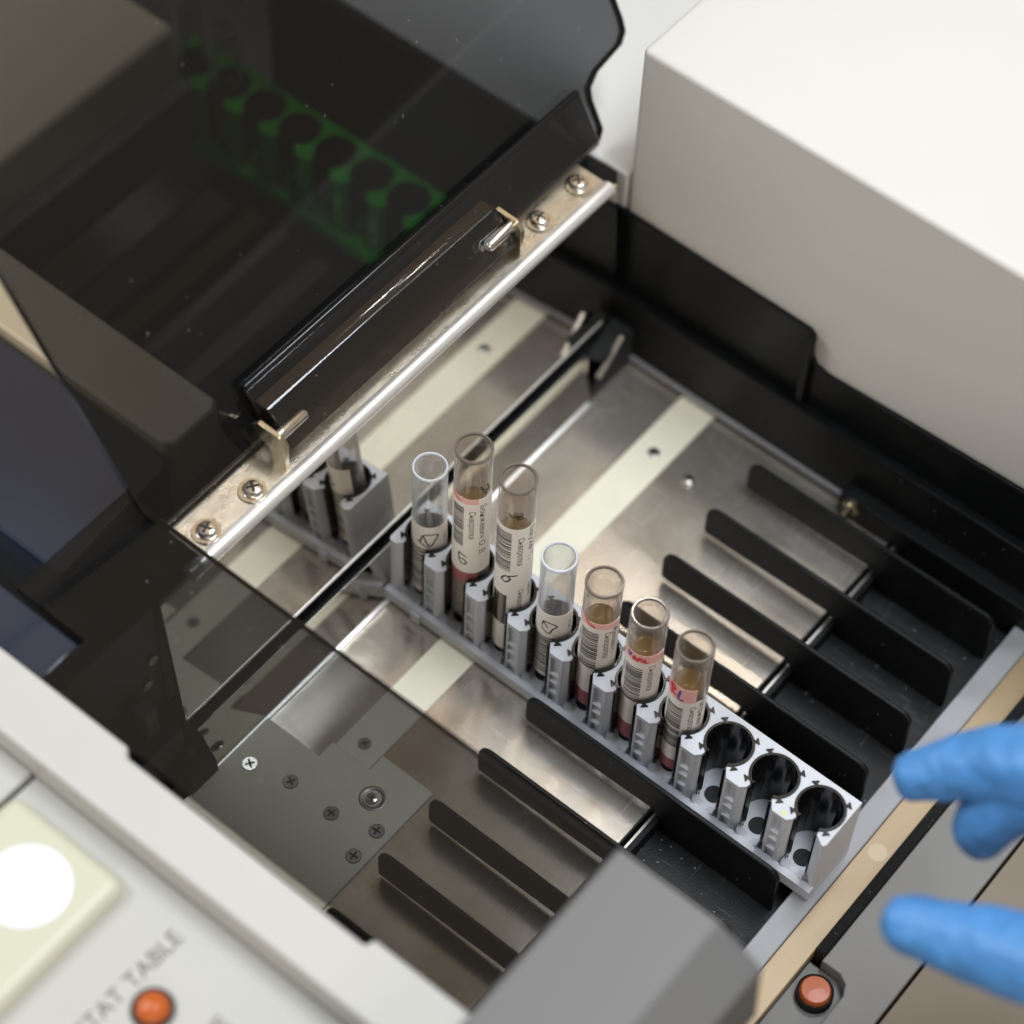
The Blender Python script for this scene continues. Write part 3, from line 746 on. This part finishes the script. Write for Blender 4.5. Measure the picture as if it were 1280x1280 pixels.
# two clear tubes in the green rack
for j, lb in ((0, 'clear tube in the first hole of the green rack'), (1, 'clear tube in the second hole of the green rack')):
    tube(0, lb, 42 if j == 0 else 34, 6.8, 'plastube', None, x=-227.5+20*j, ybase=127.3, group='clear tubes in the green rack')

# ------------------------------------------------------------------ neighbouring housings
mb = MB().box(-9.4, 420, 154.8, 520, 30, 139.5)
mb.v = [(v[0], v[1]-11.3, v[2]) for v in mb.v]
top('white_module', MB().box(-17.4, 420, 154.6, 520, -5, 125.6), M['whitebox'], 'big white box shaped instrument housing with a blank front, behind the tray', 'instrument housing', loc=(200, 330, 30), bevel=2.5, bseg=4)
top('grey_cover', MB().prism([(168.5, 60), (168.5, 99.2), (169.5, 100), (207, 100), (224, 91), (226, 60)], -420, -96, 'y'), M['greycover'], 'plain grey folded metal cover over the near end of the tray', 'cover', loc=(190, -250, 60), bevel=1.0, bseg=3)
gc = bpy.data.objects['grey_cover']; gc.data.set_sharp_from_angle(angle=math.radians(12)); gc.modifiers['bevel'].angle_limit = math.radians(12)
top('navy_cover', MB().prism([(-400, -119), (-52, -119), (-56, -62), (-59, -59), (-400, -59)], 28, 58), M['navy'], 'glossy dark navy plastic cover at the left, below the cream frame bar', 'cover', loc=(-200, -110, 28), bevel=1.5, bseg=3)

# ------------------------------------------------------------------ gloved hand
def unp(px, py, z):
    f = 3195.8996876698184
    R = CR
    d = R @ Vector(((px-640)/f, (640-py)/f, -1.0)); t = (z-CAM.z)/d.z
    return CAM+d*t
from mathutils import Euler
P_ = (0.0, 0.0, 0.0)
EUL = Euler((0.6062544, -0.0312467, 0.6852302), 'XYZ')
CR = EUL.to_matrix()
LENS = 3195.8996876698184/1280*36
def jl(px, py, z): return unp(px, py, z)
HAND = thing('person', 'person in blue glove reaching in with thumb and forefinger parted above the tray front', 'person', (290, 0, 60))
J = {}
def addj(n, px, py, z, r): J[n] = (jl(px, py, z), r)
addj('palm', 1500, 1110, 124, 20); addj('wrist', 1640, 1180, 128, 24); addj('arm', 1800, 1260, 132, 30)
addj('imcp', 1425, 985, 122, 13.0); addj('ipip', 1262, 950, 106, 10.2); addj('idip', 1195, 962, 95, 8.3); addj('itip', 1124, 976, 86, 5.4)
addj('mmcp', 1440, 1030, 122, 12.5); addj('mpip', 1322, 975, 104, 10.5); addj('mdip', 1242, 1015, 86, 9.2); addj('mtip', 1220, 1068, 70, 7.0)
addj('tcmc', 1480, 1210, 120, 15); addj('tmcp', 1350, 1215, 108, 12.5); addj('tip1', 1200, 1172, 94, 9.2); addj('ttip', 1110, 1146, 88, 6.6)
addj('rmcp', 1470, 1065, 114, 11); addj('rpip', 1390, 1020, 88, 9.5); addj('rtip', 1400, 1075, 66, 8)
addj('pmcp', 1500, 1110, 104, 10); addj('ppip', 1440, 1070, 80, 8.5); addj('ptip', 1455, 1110, 60, 7.2)
ED = [('palm', 'wrist'), ('wrist', 'arm'), ('palm', 'imcp'), ('imcp', 'ipip'), ('ipip', 'idip'), ('idip', 'itip'),
      ('palm', 'mmcp'), ('mmcp', 'mpip'), ('mpip', 'mdip'), ('mdip', 'mtip'), ('palm', 'tcmc'), ('tcmc', 'tmcp'), ('tmcp', 'tip1'), ('tip1', 'ttip'),
      ('palm', 'rmcp'), ('rmcp', 'rpip'), ('rpip', 'rtip'), ('palm', 'pmcp'), ('pmcp', 'ppip'), ('ppip', 'ptip')]
J = {k: (v[0]+Vector((-1.6, -1.2, 0)), v[1]*1.31) for k, v in J.items()}
names = ['palm']+[n for n in J if n != 'palm']
o_ = ORG[HAND]
me = bpy.data.meshes.new('glove')
me.from_pydata([tuple((J[n][0]-o_)*S) for n in names], [(names.index(a), names.index(b)) for a, b in ED], [])
gv = link_mesh('glove', me, M['glove'], HAND)
sk = gv.modifiers.new('skin', 'SKIN'); sk.use_smooth_shade = True
if not me.skin_vertices: me.attributes  # created with the modifier
lay = me.skin_vertices[0].data if len(me.skin_vertices) else None
if lay is None:
    bm = bmesh.new(); bm.from_mesh(me); bm.verts.layers.skin.verify(); bm.to_mesh(me); bm.free(); lay = me.skin_vertices[0].data
for i, n_ in enumerate(names):
    rr = J[n_][1]*S; lay[i].radius = (rr, rr); lay[i].use_root = (i == 0)
tx = bpy.data.textures.new('wrinkles', 'CLOUDS'); tx.noise_scale = .009; tx.noise_depth = 3
sb = gv.modifiers.new('sub', 'SUBSURF'); sb.levels = 3; sb.render_levels = 4; sb.levels = 4
dp = gv.modifiers.new('wrinkle', 'DISPLACE'); dp.texture = tx; dp.texture_coords = 'LOCAL'; dp.strength = .0024; dp.mid_level = .5
a_, b_ = J['wrist'][0], J['arm'][0]
slv = MB(); d = (b_-a_).normalized(); u_ = d.cross(Vector((0, 0, 1))).normalized(); w_ = d.cross(u_)
ring = []
for k, (t, rr) in enumerate(((18, 30), (20, 36), (60, 40), (160, 46))):
    for q in range(32):
        an = 2*PI*q/32; ring.append(tuple(a_+d*t+(u_*math.cos(an)+w_*math.sin(an))*rr*(1+.04*math.sin(3*an+k))))
slv.add(ring, [(k*32+q, k*32+(q+1) % 32, (k+1)*32+(q+1) % 32, (k+1)*32+q) for k in range(3) for q in range(32)]+[tuple(range(96, 128))])
part('coat_sleeve', slv, M['sleeve'], HAND, smooth=True)

# ------------------------------------------------------------------ ground under the machine
top('bench_top', MB().box(-1500, 1500, -1500, 1500, -90, -64), mat('grey_bench', (.3, .29, .27), .5, noise=.1, nscale=10), None, None, loc=(0, 0, -90), kind='structure')

# ------------------------------------------------------------------ camera
cam = bpy.data.cameras.new('camera'); co = bpy.data.objects.new('camera', cam); COL.objects.link(co)
co.location = CAM*S; co.rotation_euler = EUL
cam.sensor_width = 36; cam.lens = LENS; cam.clip_start = .01; cam.clip_end = 50
cam.dof.use_dof = True; cam.dof.focus_distance = .918; cam.dof.aperture_fstop = 4.3
sc.camera = co

# ------------------------------------------------------------------ light
w = bpy.data.worlds.new('World'); sc.world = w; w.use_nodes = True
nt = w.node_tree; bg = nt.nodes['Background']
tc = nt.nodes.new('ShaderNodeTexCoord'); sp = nt.nodes.new('ShaderNodeSeparateXYZ'); nt.links.new(tc.outputs['Generated'], sp.inputs[0])
rp = nt.nodes.new('ShaderNodeValToRGB'); nt.links.new(sp.outputs['Z'], rp.inputs[0])
e = rp.color_ramp.elements
e[0].position = 0; e[0].color = (.34, .27, .19, 1); e[1].position = .95; e[1].color = (.36, .35, .34, 1)
x = e.new(.45); x.color = (.50, .41, .31, 1)
dt = nt.nodes.new('ShaderNodeVectorMath'); dt.operation = 'DOT_PRODUCT'; dt.inputs[1].default_value = (-.27, .5, .82)
nt.links.new(tc.outputs['Generated'], dt.inputs[0])
mr = nt.nodes.new('ShaderNodeMapRange'); mr.inputs[1].default_value = .86; mr.inputs[2].default_value = .96; mr.interpolation_type = 'SMOOTHSTEP'
nt.links.new(dt.outputs['Value'], mr.inputs[0])
mxw = nt.nodes.new('ShaderNodeMix'); mxw.data_type = 'RGBA'; nt.links.new(mr.outputs[0], mxw.inputs['Factor'])
nt.links.new(rp.outputs[0], mxw.inputs[6]); mxw.inputs[7].default_value = (.92, .70, .46, 1)
nt.links.new(mxw.outputs[2], bg.inputs[0]); bg.inputs[1].default_value = .75
def area(name, loc, to, sx, sy, P, col):
    l = bpy.data.lights.new(name, 'AREA'); l.shape = 'RECTANGLE'; l.size = sx; l.size_y = sy; l.energy = P; l.color = col
    o = bpy.data.objects.new(name, l); COL.objects.link(o); o.location = loc
    o.rotation_euler = (Vector(to)-Vector(loc)).to_track_quat('-Z', 'Y').to_euler(); return o
area('ceiling_lamp', (.35, .35, 1.7), (.05, .05, 0), 1.2, .35, 29, (.86, .93, 1))
area('ceiling_lamp', (-1.15, -.75, 1.35), (-.05, .1, 0), 1.0, .45, 19, (.86, .93, 1))

area('front_fill', (1.3, -1.3, 1.0), (.05, .0, 0), .9, .5, 9.5, (1, .97, .92))  # added front fill from the camera side, brightens labels and upright faces
area('ceiling_spot', (-.50, 1.00, 1.83), (.1, 0, 0), .022, .022, .24, (1, .97, .9))
area('ceiling_spot', (-.40, 1.06, 1.83), (.1, 0, 0), .022, .022, .17, (1, .97, .9))
sc.view_settings.view_transform = 'Standard'; sc.view_settings.look = 'None'
sc.view_settings.exposure = 0; sc.view_settings.gamma = 1
sc.render.engine = 'CYCLES'
sc.cycles.use_denoising = True
sc.cycles.max_bounces = 14; sc.cycles.transmission_bounces = 12; sc.cycles.transparent_max_bounces = 16; sc.cycles.glossy_bounces = 6
sc.cycles.sample_clamp_indirect = 6
sc.cycles.caustics_reflective = True; sc.cycles.blur_glossy = 1.0
